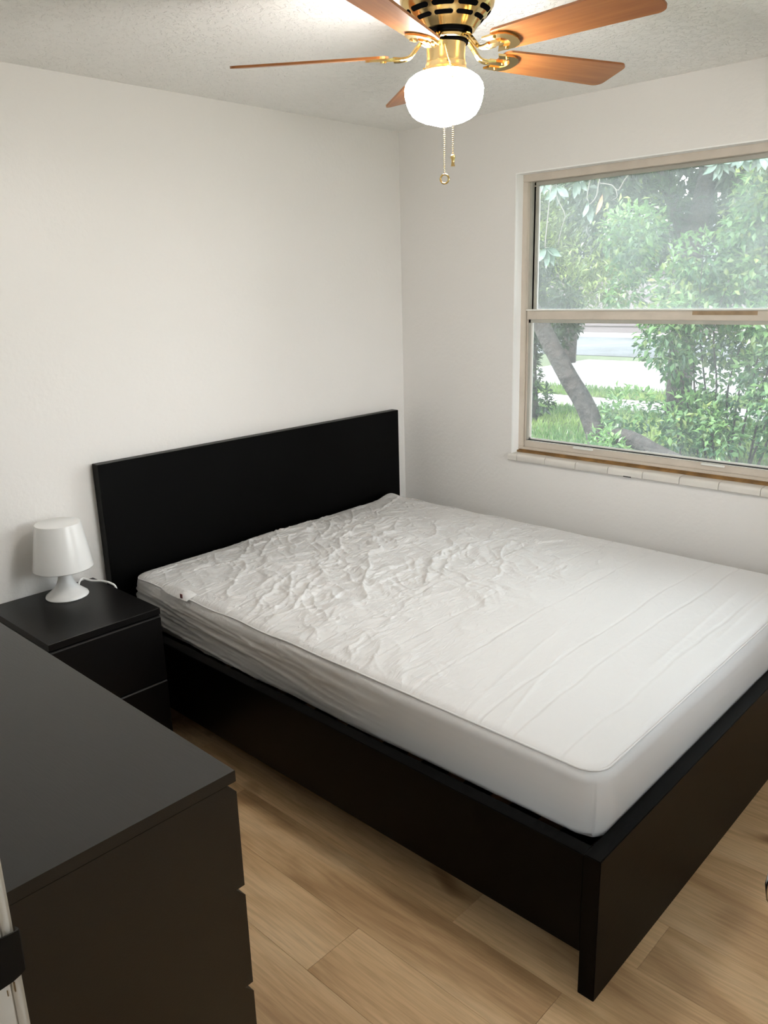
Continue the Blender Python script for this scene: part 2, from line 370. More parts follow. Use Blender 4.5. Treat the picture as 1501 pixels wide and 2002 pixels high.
# door lining, casing and strike plate at the left of the frame
trim = link(bpy.data.objects.new('trim_1', None)); struct(trim)
JX = -2.938
bm = bmesh.new()
prism(bm, [(-2.086, 0), (-2.086, 2.06), (-2.026, 2.06), (-2.026, 0)], XL, JX-.004, axis='X')
prism(bm, [(-2.082, 0), (-2.082, 2.06), (-2.044, 2.06), (-2.044, 0)], JX-.004, JX, axis='X')
obj('casing', bm, M['casing'], trim)
bm = bmesh.new(); bx(bm, XL-T, XL-.003, -2.090, -2.082, 0, 2.05); bx(bm, XL-T+.01, XL-.040, -2.101, -2.090, 0, 2.04, .002); 
bx(bm, XL-T, XL-.003, -2.918, -2.910, 0, 2.05); bx(bm, XL-T, XL-.003, -2.910, -2.090, 2.04, 2.05)
obj('door_lining', bm, M['casing'], trim)
box('casing_head', XL, JX, -2.98, -2.026, 2.06, 2.12, M['casing'], trim)
# strike plate with a curled lip
bm = bmesh.new()
xs = [-2.989, -2.978, -2.965, -2.950, -2.942, -2.936, -2.9335, -2.934]; ys = [-2.0925, -2.0925, -2.0925, -2.0925, -2.0915, -2.0895, -2.0845, -2.074]
hs = [.030, .030, .0295, .0285, .027, .0255, .0225, .019]
zc = 0.953
va = [[bm.verts.new((xx, yy+off, zc+s*h)) for s in (-1, -.5, 0, .5, 1)] for off in (0, -.0018) for xx, yy, h in zip(xs, ys, hs)]
A, B = va[:len(xs)], va[len(xs):]
for S in (A, B):
    for i in range(len(xs)-1):
        for k in range(4): bm.faces.new((S[i][k], S[i+1][k], S[i+1][k+1], S[i][k+1]))
for i in range(len(xs)-1):
    for k in (0, 4): bm.faces.new((A[i][k], A[i+1][k], B[i+1][k], B[i][k]))
for i in (0, len(xs)-1):
    for k in range(4): bm.faces.new((A[i][k], A[i][k+1], B[i][k+1], B[i][k]))
obj('strike_plate', bm, M['strap'], trim, smooth=True, label='black curled strike plate on the white door frame')
bm = bmesh.new(); bx(bm, -2.9495, -2.9482, -2.0912, -2.0895, .908, .920); bx(bm, -2.957, -2.9562, -2.0912, -2.0895, .908, .915)
obj('scratch', bm, M['stain'], trim, label='brown bare wood nicks below the strike plate')

# door swung open against the front wall, only its knob reaches into the picture
ang = math.atan2(-2.668+2.90, 0.77)
door = link(bpy.data.objects.new('door_1', None)); door.location = (-2.945, -2.905, 0); door.rotation_euler = (0, 0, ang); struct(door)
def dobj(name, bm, mt, par, **k):
    o = obj(name, bm, mt, par, world=False, **k); return o
dobj('leaf', bx(bmesh.new(), 0, .79, -.035, 0, .012, 2.035, .002), M['casing'], door)
for z0, z1 in ((.2, .85), (1.05, 1.85)):
    for x0 in (.12, .44):
        dobj('panel', bx(bmesh.new(), x0, x0+.23, -.001, .006, z0, z1, .004), M['casing'], door)
kb = dobj('rose', lathe(bmesh.new(), [(0, 0), (.032, 0), (.033, .004), (.028, .010), (.012, .013), (0, .013)], (.725, .0, .912), 32, 'Y'), M['chrome'], door, smooth=True)
dobj('door_knob', lathe(bmesh.new(), [(0, .012), (.011, .013), (.0105, .030), (.014, .036), (.025, .043), (.0285, .055), (.026, .068), (.018, .076), (0, .079)], (.725, 0, .912), 32, 'Y'), M['chrome'], kb, smooth=True, label='polished silver door knob')

# ------------------------------------------------------------------ window
win = link(bpy.data.objects.new('window_1', None)); struct(win)
zs, ze = 0.852, WZ1          # frame bottom and top
bm = bmesh.new()
bx(bm, .052, .115, WY0-.030, WY0, zs+.0125, ze-.0345, .002); bx(bm, .052, .115, WY1, WY1+.030, zs+.0125, ze-.0345, .002)
bx(bm, .052, .115, WY1, WY0, ze-.034, ze, .002); bx(bm, .052, .115, WY1, WY0, zs-.02, zs+.012, .002)
bx(bm, .088, .112, WY0-.048, WY0-.03, 1.46, ze-.03); bx(bm, .088, .112, WY1+.03, WY1+.048, 1.46, ze-.03)
frame = obj('window_frame', bm, M['alum'], win, smooth=True)
box('track', .070, .090, WY0-.040, WY0-.030, 1.50, ze-.034, M['alum_in'], frame)
box('track', .070, .090, WY1+.030, WY1+.040, 1.50, ze-.034, M['alum_in'], frame)
def sash(name, x0, x1, z0, z1, st, rb, rt_, gm, inner):
    y0, y1 = WY1+.032, WY0-.032
    bm = bmesh.new()
    bx(bm, x0, x1, y0, y0+st, z0+rb+.0004, z1-rt_-.0004, .002); bx(bm, x0, x1, y1-st, y1, z0+rb+.0004, z1-rt_-.0004, .002)
    bx(bm, x0, x1, y0, y1, z0, z0+rb, .002); bx(bm, x0, x1, y0, y1, z1-rt_, z1, .002)
    s = obj(name, bm, inner, win, smooth=True)
    box('pane', (x0+x1)/2-.002, (x0+x1)/2+.002, y0+st-.004, y1-st+.004, z0+rb-.004, z1-rt_+.004, gm, s)
    return s
us = sash('upper_sash', .088, .106, 1.468, ze-.034, .030, .030, .016, M['glass'], M['alum_in'])
ls = sash('lower_sash', .060, .082, zs+.012, 1.500, .012, .030, .040, M['glass2'], M['alum'])
y0, y1 = WY1+.045, WY0-.045
bm = bmesh.new()     # grey glazing strip and white bead inside the lower sash
bx(bm, .058, .070, y1-.010, y1, .90, 1.462); bx(bm, .058, .070, y0, y0+.010, .90, 1.462); bx(bm, .058, .068, y0, y1, 1.446, 1.461)
obj('glazing_strip', bm, M['alum_in'], ls)
bm = bmesh.new(); bx(bm, .064, .072, y1-.019, y1-.010, .90, 1.447); bx(bm, .064, .072, y0+.010, y0+.019, .90, 1.447); bx(bm, .064, .072, y0+.01, y1-.01, .901, .909)
obj('white_bead', bm, M['alum_w'], ls)
box('gasket', .0585, .0625, y0, y1, .8975, .9025, M['gasket'], ls)
for ya, yb in ((-1.092, -.992), (-1.68, -1.585)):
    tb = box('finger_lift', .050, .062, ya, yb, .885, .893, M['alum_w'], ls, .002)
box('meeting_rail_cap', .052, .108, WY1+.03, WY0-.03, 1.500, 1.506, M['alum_w'], win, .0015)
box('scuff', .0592, .0598, -1.75, -1.50, 1.482, 1.497, mat('scuffed_paint', (0.36, 0.25, 0.15), .7, noise=.3), ls)
bm = bmesh.new(); bx(bm, .040, .054, WY1, WY0, .838, .8465); bx(bm, .046, .0535, WY1+.01, WY0-.012, .8465, .852)
obj('caulk_line', bm, M['rust'], win)
bm = bmesh.new(); bx(bm, -.001, .056, WY0-.004, WY0+.001, .838, WZ1); bx(bm, -.001, .056, WY1-.001, WY1+.004, .838, WZ1); bx(bm, -.001, .056, WY1, WY0, WZ1-.004, WZ1+.001)
obj('daylit_reveal_skin', bm, mat('daylit_reveal_white', (.88, .88, .87), .35), win)  # thin skin over the reveal; outdoor light on it is put into its white
# glazed sill tiles with a rounded nose, 16 cm each
prof = [(.060, .825), (.060, .838), (-.004, .838)] + [(-.004-.0125*math.sin(a), .8255+.0125*math.cos(a)) for a in np.linspace(.3, PI/2, 6)] + [(-.0165, .809), (-.0135, .8055), (-.0005, .8055), (-.0005, .825)]
edges = [-.680, -.731, -.887, -1.047, -1.207, -1.368, -1.529, -1.689, -1.850, -2.010, -2.170, -2.290]
for a, b in zip(edges, edges[1:]):
    bm = prism(bmesh.new(), prof, b+.0012, a-.0012, axis='Y')
    dz = random.uniform(-.0006, .0006)
    for v in bm.verts: v.co.z += dz; v.co.x += random.uniform(-.0002, .0002)
    t = obj('sill_tile', bm, M['tile'], win, smooth=True)
    if a == -1.207: pass
obj('tile_chip', bx(bmesh.new(), -.0172, -.0150, -1.318, -1.282, .8055, .810), M['gasket'], t, label='dark chip in the sill tile edge')

# ------------------------------------------------------------------ bed
BX0, BX1, BY = -1.776, -0.10, -2.158
bed = thing('bed_frame', 'low black bed frame with a plain panel headboard and slab footboard', 'bed', ((BX0+BX1)/2, BY/2, 0))
def shared(name, x0, x1, y0_, y1_, z0, z1, mt, par, bev=.0015, label=None): return box(name, x0, x1, y0_, y1_, z0, z1, mt, par, bev, label)
shared('headboard', BX0, BX1, -.050, -.006, 0.0, 1.006, M['bed'], bed)
shared('footboard', BX0, BX1, BY, BY+.042, 0.0, .385, M['bed'], bed)
shared('side_rail', BX0, BX0+.040, BY+.042, -.050, .118, .383, M['bed'], bed)
shared('side_rail', BX1-.040, BX1, BY+.042, -.050, .118, .383, M['bed'], bed)
shared('midbeam', -.955, -.915, BY+.042, -.050, .265, .326, M['bed'], bed)
box('slat_ledge', BX0+.040, BX0+.07, BY+.042, -.05, .29, .326, M['bed'], bed); box('slat_ledge', BX1-.07, BX1-.040, BY+.042, -.05, .29, .326, M['bed'], bed)
for i in range(14):
    yy = BY+.08+i*.147
    shared('slat', BX0+.042, BX1-.042, yy, yy+.07, .326, .348, M['bed'], bed, 0)

# ------------------------------------------------------------------ mattress under a rumpled fitted protector
def hash_noise(seed, n=64):
    g = np.random.default_rng(seed).random((n, n))*2-1
    def f(u, v):
        ui, vi = np.floor(u).astype(int), np.floor(v).astype(int); a, b = u-ui, v-vi
        a = a*a*a*(a*(a*6-15)+10); b = b*b*b*(b*(b*6-15)+10)
        G = lambda i, j: g[i % n, j % n]
        return (G(ui, vi)*(1-a)+G(ui+1, vi)*a)*(1-b)+(G(ui, vi+1)*(1-a)+G(ui+1, vi+1)*a)*b
    return f
NS = [hash_noise(100+i) for i in range(12)]
def ridge(f, u, v, k=3): return (1-np.abs(f(u, v)))**k
def wrinkle(x, y):
    # x 0 (left) .. 1.55 (right), y 0 (head) .. 2.04 (foot)
    wx = x+.05*NS[0](x*5, y*5)+.02*NS[1](x*14, y*14); wy = y+.05*NS[2](x*5+9, y*5)+.02*NS[3](x*14, y*14+7)
    def rot(a): return wx*math.cos(a)+wy*math.sin(a), -wx*math.sin(a)+wy*math.cos(a)
    amt = np.clip(1.2-((y+.10*(x-.5))/1.55)**3.0, .04, 1)                        # rumpled at the head, smooth at the foot
    amt = amt*np.clip(.95+.5*NS[4](x*2.6+3, y*2.6), .45, 1.35)
    h = 0
    a, b = rot(-.55); h = h + .0085*ridge(NS[5], a*3.2, b*12.0, 6)
    a, b = rot(.25); h = h + .0065*ridge(NS[6], a*5.0, b*21.0, 5)
    a, b = rot(-1.15); h = h + .0048*ridge(NS[7], a*6.0, b*30.0, 4)
    a, b = rot(.75); h = h + .0036*ridge(NS[8], a*11, b*42, 4)
    a, b = rot(-.2); h = h + .0022*ridge(NS[9], a*16, b*48, 3)
    edge = np.clip(np.minimum(np.minimum(x, 1.55-x), np.minimum(y, 2.05-y))/.09, .25, 1)
    h = h*amt*1.05*edge
    h = h + .0045*NS[10](x*3, y*3)*np.clip(1.2-y/1.7, .15, 1)                 # soft swells
    # stitched lines running across the bed, with puckers
    for ys in (.22, .42, .62, .84, 1.06, 1.27, 1.47, 1.70, 1.80, 1.94):
        d = y-ys-.010*NS[11](x*3+ys*17, ys*5)-.004*NS[1](x*9, ys*3)
        k = .0021
        h = h - k*np.exp(-(d/.0042)**2) + .0010*np.exp(-((d-.010)/.006)**2)
    # long soft creases near the foot
    for (xa, ya, an, ln, am) in ((.25, 1.72, -.20, .30, .0022), (.32, 1.62, -.12, .4, .0020), (.9, 1.9, -.03, .5, .0018), (1.2, 1.97, -.02, .35, .002)):
        u = (x-xa)*math.cos(an)+(y-ya)*math.sin(an); v = -(x-xa)*math.sin(an)+(y-ya)*math.cos(an)
        h = h + am*np.exp(-(v/.006)**2)*np.exp(-(u/ln)**4)
    return h
def make_cover():
    X0, X1, Y0, Y1, Z0, Z1 = -1.706, -.150, -2.112, -.058, .350, .540
    rx, rz = .072, .030
    st = .0045
    verts, faces, off = [], [], 0
    def grid(A, B, fn):
        nonlocal off
        na, nb = len(A), len(B); a, b = np.meshgrid(A, B, indexing='ij'); P = fn(a, b)
        verts.append(P.reshape(-1, 3)); i = np.arange(na-1)[:, None]*nb+np.arange(nb-1)[None, :]
        faces.append((np.stack([i, i+nb, i+nb+1, i+1], -1).reshape(-1, 4)+off)); off += na*nb
    gx = np.arange(X0, X1+1e-6, st); gx[-1] = X1; gy = np.arange(Y0, Y1+1e-6, st); gy[-1] = Y1; gz = np.linspace(Z0, Z1, 46)
    S = lambda a, b, c: np.stack(np.broadcast_arrays(a, b, c), -1).astype(float)
    grid(gx, gy, lambda a, b: S(a, b, Z1)); 
    grid(gy, gz, lambda a, b: S(X0, a, b)); grid(gy, gz, lambda a, b: S(X1, a, b))
    grid(gx, gz, lambda a, b: S(a, Y0, b)); grid(gx, gz, lambda a, b: S(a, Y1, b))
    grid(gx[::12], gy[::12], lambda a, b: S(a, b, Z0))
    V = np.concatenate(verts); F = np.concatenate(faces)
    def shape(V):
        x, y, z = V[:, 0], V[:, 1], V[:, 2]
        # rounded plan corners
        qx = np.clip(x, X0+rx, X1-rx); qy = np.clip(y, Y0+rx, Y1-rx); dx, dy = x-qx, y-qy
        L = np.hypot(dx, dy); mx = np.maximum(np.abs(dx), np.abs(dy)); sc = np.where(L > 1e-9, mx/np.maximum(L, 1e-9), 1)
        x = qx+dx*sc; y = qy+dy*sc; L = np.hypot(x-qx, y-qy)
        # rounded top and bottom edge: ellipse of rx by rz
        zc_ = np.clip(z, Z0+rz, Z1-rz); u = np.clip((L-(rx-.034))/.034, 0, 1); v = (z-zc_)/rz
        m_ = np.maximum(u, np.abs(v)); Ln = np.hypot(u, v); s2 = np.where(Ln > 1e-9, m_/np.maximum(Ln, 1e-9), 1)
        u2, v2 = u*s2, v*s2
        newL = np.where(u > 0, (rx-.034)+u2*.034, L); f = np.where(L > 1e-9, newL/np.maximum(L, 1e-9), 1)
        nx, ny = np.where(L > 1e-9, (x-qx)/np.maximum(L, 1e-9), 0), np.where(L > 1e-9, (y-qy)/np.maximum(L, 1e-9), 0)
        x2 = qx+(x-qx)*f; y2 = qy+(y-qy)*f; z2 = zc_+v2*rz
        nrm = np.stack([nx*u2, ny*u2, v2+1e-9], -1); nl = np.linalg.norm(nrm, axis=1, keepdims=True); nrm /= np.maximum(nl, 1e-9)
        return np.stack([x2, y2, z2], -1), nrm
    P, Nn = shape(V)
    lx, ly = P[:, 0]-X0, Y1-P[:, 1]
    top = np.clip(Nn[:, 2], 0, 1)**1.2
    h = wrinkle(lx, ly)*top
    # side folds: long, nearly horizontal, strong near the head and gone by the foot
    s = np.where(np.abs(Nn[:, 0]) > np.abs(Nn[:, 1]), ly, lx); side = (1-top)
    hd = np.clip(1.25-ly/1.25, .04, 1)
    tz = P[:, 2]+.05*s+.015*NS[0](s*2.2, P[:, 2]*6)
    sf = .009*ridge(NS[5], s*1.7+3, tz*26, 3)+.006*ridge(NS[6], s*3.2, tz*48+5, 3)+.003*ridge(NS[7], s*9, tz*80, 2)
    h = h+side*hd*(sf-.006)
    # a slack edge and belly of the cover
    h = h + side*.004*np.sin(np.clip((P[:, 2]-Z0)/(Z1-Z0), 0, 1)*PI) + side*.004*NS[10](s*2.5, P[:, 2]*5)
    P = P+Nn*h[:, None]
    # slight crown, lifted head corners, a raised peak at the far head corner
    cx_ = np.clip(1-((lx-.78)/.80)**4, 0, 1)*np.clip(1-((ly-1.02)/1.04)**6, 0, 1)
    P[:, 2] += top*(.028*cx_+.013*np.clip(lx/1.5, 0, 1)+.008*np.clip(1-ly/1.6, 0, 1))
    P[:, 2] += .022*np.exp(-((lx-1.48)/.07)**2-((ly-.03)/.05)**2)*top
    P[:, 1] = np.minimum(P[:, 1], -.053)
    P[:, 0] = np.clip(P[:, 0], BX0+.044, BX1-.044) if False else P[:, 0]
    low = P[:, 2] < .384; P[:, 0] = np.where(low, np.clip(P[:, 0], BX0+.043, BX1-.043), P[:, 0]); P[:, 1] = np.where(low, np.clip(P[:, 1], BY+.046, -.053), P[:, 1])
    me = bpy.data.meshes.new('cover'); me.from_pydata(P.tolist(), [], F.tolist())
    b = bmesh.new(); b.from_mesh(me); bmesh.ops.remove_doubles(b, verts=b.verts[:], dist=.0004); bpy.data.meshes.remove(me)
    return b
mattress = thing('mattress', 'white mattress in a rumpled fitted protector lying on the black bed', 'mattress', (-.93, -1.08, .350))
cover = obj('mattress_protector', make_cover(), M['cloth'], mattress, smooth='all')
def rr(x0, x1, y0_, y1_, r, z, n=10):
    pts = []
    for cx, cy, a0 in ((x1-r, y1_-r, 0), (x0+r, y1_-r, PI/2), (x0+r, y0_+r, PI), (x1-r, y0_+r, 1.5*PI)):
        for k in range(n+1): a = a0+k*PI/2/n; pts.append((cx+r*math.cos(a), cy+r*math.sin(a), z))
    out = []
    for i in range(len(pts)):
        p, q = Vector(pts[i]), Vector(pts[(i+1) % len(pts)]); d = (q-p).length; k = max(1, int(d/.03))
        for j in range(k):
            v = p.lerp(q, j/k); ly = -.058-v.y
            v.z += .0035*math.sin(v.y*23)*max(0, 1-ly/1.6) + .003*min(1, max(0, (2.0-ly)/.6)); v.x += .003*math.sin(v.y*17+1)*max(0, 1-ly/1.6); v.z += .013*np.clip((v.x+1.706)/1.5, 0, 1)+.008*max(0, 1-ly/1.6); out.append(v)
    return out
obj('piping', tube(bmesh.new(), rr(-1.695, -.163, -2.102, -.071, .057, .5362), .0030, 6, closed=True), M['cloth'], mattress, smooth='all')
bm = bmesh.new()      # a pinched flap with the sewn-in care tag
pts = [(-1.700, -.28, .550), (-1.713, -.34, .549), (-1.716, -.41, .548), (-1.712, -.47, .547), (-1.66, -.46, .556), (-1.64, -.33, .560), (-1.690, -.37, .573), (-1.696, -.43, .577)]
vs = [bm.verts.new(p) for p in pts]
for f_ in ((0, 1, 6), (1, 2, 6), (2, 7, 6), (2, 3, 7), (3, 4, 7), (4, 6, 7), (4, 5, 6), (5, 0, 6)): bm.faces.new([vs[i] for i in f_])
fl = obj('pinched_fold', bm, M['cloth'], mattress, smooth='all')
box('care_tag', -1.7145, -1.7115, -.446, -.434, .553, .568, M['red'], mattress, 0, 'small dark care tag at the pinched fold')

# ------------------------------------------------------------------ chests with v-grooved drawers
def chest(name, label, x0, x1, y0_, y1_, ztop, tops, zfoot, front, mt, cat, rows, cols):
    # front is '+X' or '-Y'; the drawer fronts cover the carcass edge
    t = thing(name, label, cat, ((x0+x1)/2, (y0_+y1_)/2, 0)); d, v = (.019, .022) if front == '+X' else (.014, .012)
    th = ztop-tops
    if front == '+X': cx1, cy0 = x1-d, y0_
    else: cx1, cy0 = x1, y0_+d
    bm = bmesh.new(); th_s = .022
    # carcass: sides, back, bottom
    if front == '+X':
        bx(bm, x0, cx1, y0_, y0_+th_s, 0, tops, .001); bx(bm, x0, cx1, y1_-th_s, y1_, 0, tops, .001); bx(bm, x0, x0+.01, y0_+th_s, y1_-th_s, zfoot, tops); bx(bm, x0+.01, cx1-.03, y0_+th_s, y1_-th_s, zfoot, zfoot+.02)
        bx(bm, cx1-.012, cx1-.004, y0_+th_s, y1_-th_s, zfoot, tops)
    else:
        bx(bm, x0, x0+th_s, cy0, y1_, 0, tops, .001); bx(bm, x1-th_s, x1, cy0, y1_, 0, tops, .001); bx(bm, x0+th_s, x1-th_s, y1_-.01, y1_, zfoot, tops); bx(bm, x0+th_s, x1-th_s, cy0+.03, y1_-.01, zfoot, zfoot+.02)
        bx(bm, x0+th_s, x1-th_s, cy0+.004, cy0+.012, zfoot, tops)
    obj('carcass', bm, mt, t, smooth=True)
    # top slab, its front edge bevelled back underneath
    if front == '+X': ol = [(x0, tops), (x1, tops), (x1, ztop-.001), (x1-.001, ztop), (x0, ztop)]; bm = prism(bmesh.new(), ol, y0_, y1_, 'Y')
    else: ol = [(y1_, tops), (y0_, tops), (y0_, ztop-.001), (y0_+.001, ztop), (y1_, ztop)]; bm = prism(bmesh.new(), ol, x0, x1, 'X')
    obj('top', bm, mt, t)
    for k, (za, zb) in enumerate(rows):
        for c in range(cols):
            if front == '+X':
                w_ = (y1_-y0_)/cols; a, b = y0_+c*w_+.001, y0_+(c+1)*w_-.001
                ol = [(x1-d, za), (x1, za), (x1, zb-v), (x1-d, zb)]; dr = obj('drawer', prism(bmesh.new(), ol, a, b, 'Y'), mt, t)
                box('drawer_box', x0+.03, x1-d-.014, a+.03, b-.03, max(za+.02, zfoot+.022), zb-.04, mt, dr)
            else:
                ol = [(y0_+d, za), (y0_, za), (y0_, zb-v), (y0_+d, zb)]; dr = obj('drawer', prism(bmesh.new(), ol, x0+.001, x1-.001, 'X'), mt, t)
                box('drawer_box', x0+.03, x1-.03, y0_+d+.014, y1_-.03, max(za+.02, zfoot+.022), zb-.04, mt, dr)
    return t
chest('dresser', 'long black-brown chest of drawers with grooved drawer edges against the left wall', -2.935, -2.438, -1.769, -.169, .780, .757,
      .03, '+X', M['dresser'], 'dresser', [(.075, .303), (.303, .531), (.531, .757)], 2)
chest('nightstand', 'small black nightstand between the headboard and the dresser with a white lamp on it', -2.227, -1.829, -.486, -.006, .564, .542,
      .03, '-Y', M['night'], 'nightstand', [(.050, .296), (.296, .542)], 1)

# ------------------------------------------------------------------ table lamp
LX, LY, LZ = -1.984, -.115, .564
lamp = thing('table_lamp', 'small white plastic table lamp with a flared foot and tapered shade', 'lamp', (LX, LY, LZ))
obj('foot', lathe(bmesh.new(), [(0, 0), (.073, 0), (.075, .003), (.073, .008), (.062, .017), (.047, .030), (.034, .046), (.026, .064), (.0225, .085), (.022, .105), (.0215, .150), (.016, .152), (.016, .12), (0, .12)], (LX, LY, LZ), 64), M['plastic'], lamp, smooth=True)
so = obj('bulb_socket', lathe(bmesh.new(), [(0, .150), (.017, .150), (.017, .190), (.012, .192), (.022, .205), (.028, .225), (.022, .245), (0, .252)], (LX, LY, LZ), 24), M['plastic'], lamp, smooth=True)
obj('lamp_shade', lathe(bmesh.new(), [(.096, .112), (.1025, .109), (.1045, .112), (.1035, .118), (.079, .272), (.0775, .277), (.072, .279), (0, .279), (0, .276), (.071, .2755), (.075, .271), (.0995, .118), (.096, .112)], (LX, LY, LZ), 72), M['plastic'], lamp, smooth=True)
pts = smooth_path([(LX+.058, LY+.03, LZ+.010), (LX+.075, LY+.055, LZ+.018), (-1.885, -.040, LZ+.020), (-1.862, -.062, LZ+.010), (-1.838, -.095, LZ+.009), (-1.824, -.130, LZ+.006), (-1.8125, -.150, LZ-.012), (-1.809, -.155, LZ-.08), (-1.806, -.16, LZ-.25), (-1.806, -.16, .004)], 8)
obj('power_cord', tube(bmesh.new(), pts, .0042, 8), M['cordm'], lamp, smooth='all')

# ------------------------------------------------------------------ ceiling fan
FX, FY = -1.4437, -1.4706
fan = thing('ceiling_fan', 'brass flush ceiling fan with five wooden blades and a lit white globe', 'ceiling fan', (FX, FY, H))
hp = [(0, H), (.098, H), (.100, H-.014), (.112, H-.024), (.117, H-.040), (.117, H-.068), (.112, H-.085), (.105, H-.095), (.094, H-.107), (.083, H-.116), (.073, H-.128), (.066, H-.137), (0, H-.137)]
hous = obj('motor_housing', lathe(bmesh.new(), hp, (FX, FY, 0), 96), M['brass'], fan, smooth=True)
def hr(z):
    P = sorted((H-b, a) for a, b in hp[1:-1]); return np.interp(z, [p[0] for p in P], [p[1] for p in P])
for row, (za, zb, cnt) in enumerate(((.096, .105, 10), (.1125, .120, 10))):
    for k in range(cnt):
        bm = bmesh.new(); a0 = 2*PI*k/cnt+.30; da = 2*PI/cnt*.84; n = 12; G = []
        for i in range(n+1):
            a = a0+da*i/n; e = 1 if 0 < i < n else .45; zm = (za+zb)/2; hh = (zb-za)/2*e
            G.append([bm.verts.new((FX+(hr(zz)+.0009)*math.cos(a), FY+(hr(zz)+.0009)*math.sin(a), H-zz)) for zz in (zm-hh, zm+hh)])
        for i in range(n): bm.faces.new((G[i][0], G[i+1][0], G[i+1][1], G[i][1]))
        obj('vent_slot', bm, M['dark'], hous, smooth='all')
obj('flywheel', lathe(bmesh.new(), [(0, H-.136), (.058, H-.136), (.060, H-.139), (.058, H-.145), (0, H-.145)], (FX, FY, 0), 64), M['dark'], fan, smooth=True)
obj('hub_ring', lathe(bmesh.new(), [(0, H-.143), (.050, H-.143), (.052, H-.146), (.052, H-.156), (.049, H-.159), (0, H-.159)], (FX, FY, 0), 64), M['brass'], fan, smooth=True)
obj('hub_gap', lathe(bmesh.new(), [(0, H-.1585), (.0505, H-.1585), (.0505, H-.1635), (0, H-.1635)], (FX, FY, 0), 64), M['dark'], fan, smooth=True)
HX, HY = FX, FY                      # the motor; the light kit below hangs a touch to one side
FX, FY = HX-.0035, HY+.0036
sh = obj('switch_housing', lathe(bmesh.new(), [(0, H-.163), (.0475, H-.163), (.049, H-.166), (.0475, H-.172), (.0472, H-.196), (.0482, H-.202), (.0472, H-.2055), (0, H-.2055)], (FX, FY, 0), 64), M['brass_s'], fan, smooth=True)
obj('light_fitter', lathe(bmesh.new(), [(0, H-.2055), (.0485, H-.2055), (.0505, H-.208), (.0505, H-.218), (.054, H-.222), (.056, H-.2255), (.052, H-.227), (0, H-.227)], (FX, FY, 0), 64), M['brass_s'], fan, smooth=True)
for k in range(3):
    a = k*2*PI/3-2.35; p = (FX+.0505*math.cos(a), FY+.0505*math.sin(a), H-.212)
    obj('thumb_screw', tube(bmesh.new(), [p, (p[0]+.010*math.cos(a), p[1]+.010*math.sin(a), p[2])], .0045, 12), M['brass'], fan, smooth=True)
toc = math.atan2(-2.8522-FY, -3.1626-FX)     # towards the doorway
FX, FY = FX-.0035, FY+.0036
g0 = H-.2245
gp = [(.046, 0), (.056, -.002), (.074, -.008), (.088, -.018), (.096, -.030), (.0985, -.041), (.0975, -.054), (.0935, -.071), (.088, -.085), (.080, -.097), (.069, -.105), (.052, -.1125), (.032, -.118), (.015, -.123), (.006, -.1248), (0, -.125)]
obj('glass_globe', lathe(bmesh.new(), [(r, g0+z) for r, z in gp], (FX, FY, 0), 80), M['globe'], fan, smooth=True)
def chain(name, p_top, path, end, bead=.0019):
    bm = bmesh.new(); P = smooth_path(path, 12); L = 0
    tube(bm, P, .0006, 5)
    acc = 0; last = P[0]
    for q in P:
        d = (q-last).length; k = 0
        while acc+d-k >= .0046:
            k += .0046; c = last.lerp(q, min(1, max(0, (k-acc)/max(d, 1e-9))))
            bmesh.ops.create_icosphere(bm, subdivisions=1, radius=bead, matrix=Matrix.Translation(c))
        acc = acc+d-k if k else acc+d; last = q
    return obj(name, bm, M['brass'], fan, smooth='all')
ca, cb = toc+.06, toc+.80
r_ = .0500
px = lambda a, r: (FX+r*math.cos(a), FY+r*math.sin(a))
ax, ay = px(ca, .047)
CA = ca+.14
c1 = chain('pull_chain', None, [(ax, ay, H-.174), (*px(ca, .058), H-.179), (*px(ca+.05, .082), H-.206), (*px(ca+.10, .1035), H-.236), (*px(CA, .1050), H-.27), (*px(CA, .1050), H-.41), (*px(CA, .1050), H-.430)], None)
ex, ey = px(CA, .1050)
obj('bell_fob', lathe(bmesh.new(), [(0, H-.429), (.003, H-.429), (.0056, H-.432), (.0056, H-.438), (.0038, H-.441), (.0038, H-.450), (.0054, H-.456), (0, H-.456)], (ex, ey, 0), 20), M['brass'], c1, smooth=True)
obj('chain_bushing', tube(bmesh.new(), [(ax, ay, H-.174), (*px(ca, .054), H-.174)], .0062, 14), M['brass'], fan, smooth=True)
ex, ey = px(toc+.02, .022)
c2 = chain('pull_chain', None, [(ex, ey, g0-.119), (ex, ey, H-.40), (ex, ey, H-.463)], None)
bm = bmesh.new(); rv = Vector((math.sin(YAW+.35), math.cos(YAW+.35), 0)); side = Vector((rv.y, -rv.x, 0))
tube(bm, [Vector((ex, ey, H-.474)) + (side*math.cos(a)+Vector((0, 0, 1))*math.sin(a))*.0108 for a in np.linspace(0, 2*PI, 25)[:-1]], .0024, 8, closed=True)
obj('ring_fob', bm, M['brass'], c2, smooth='all')
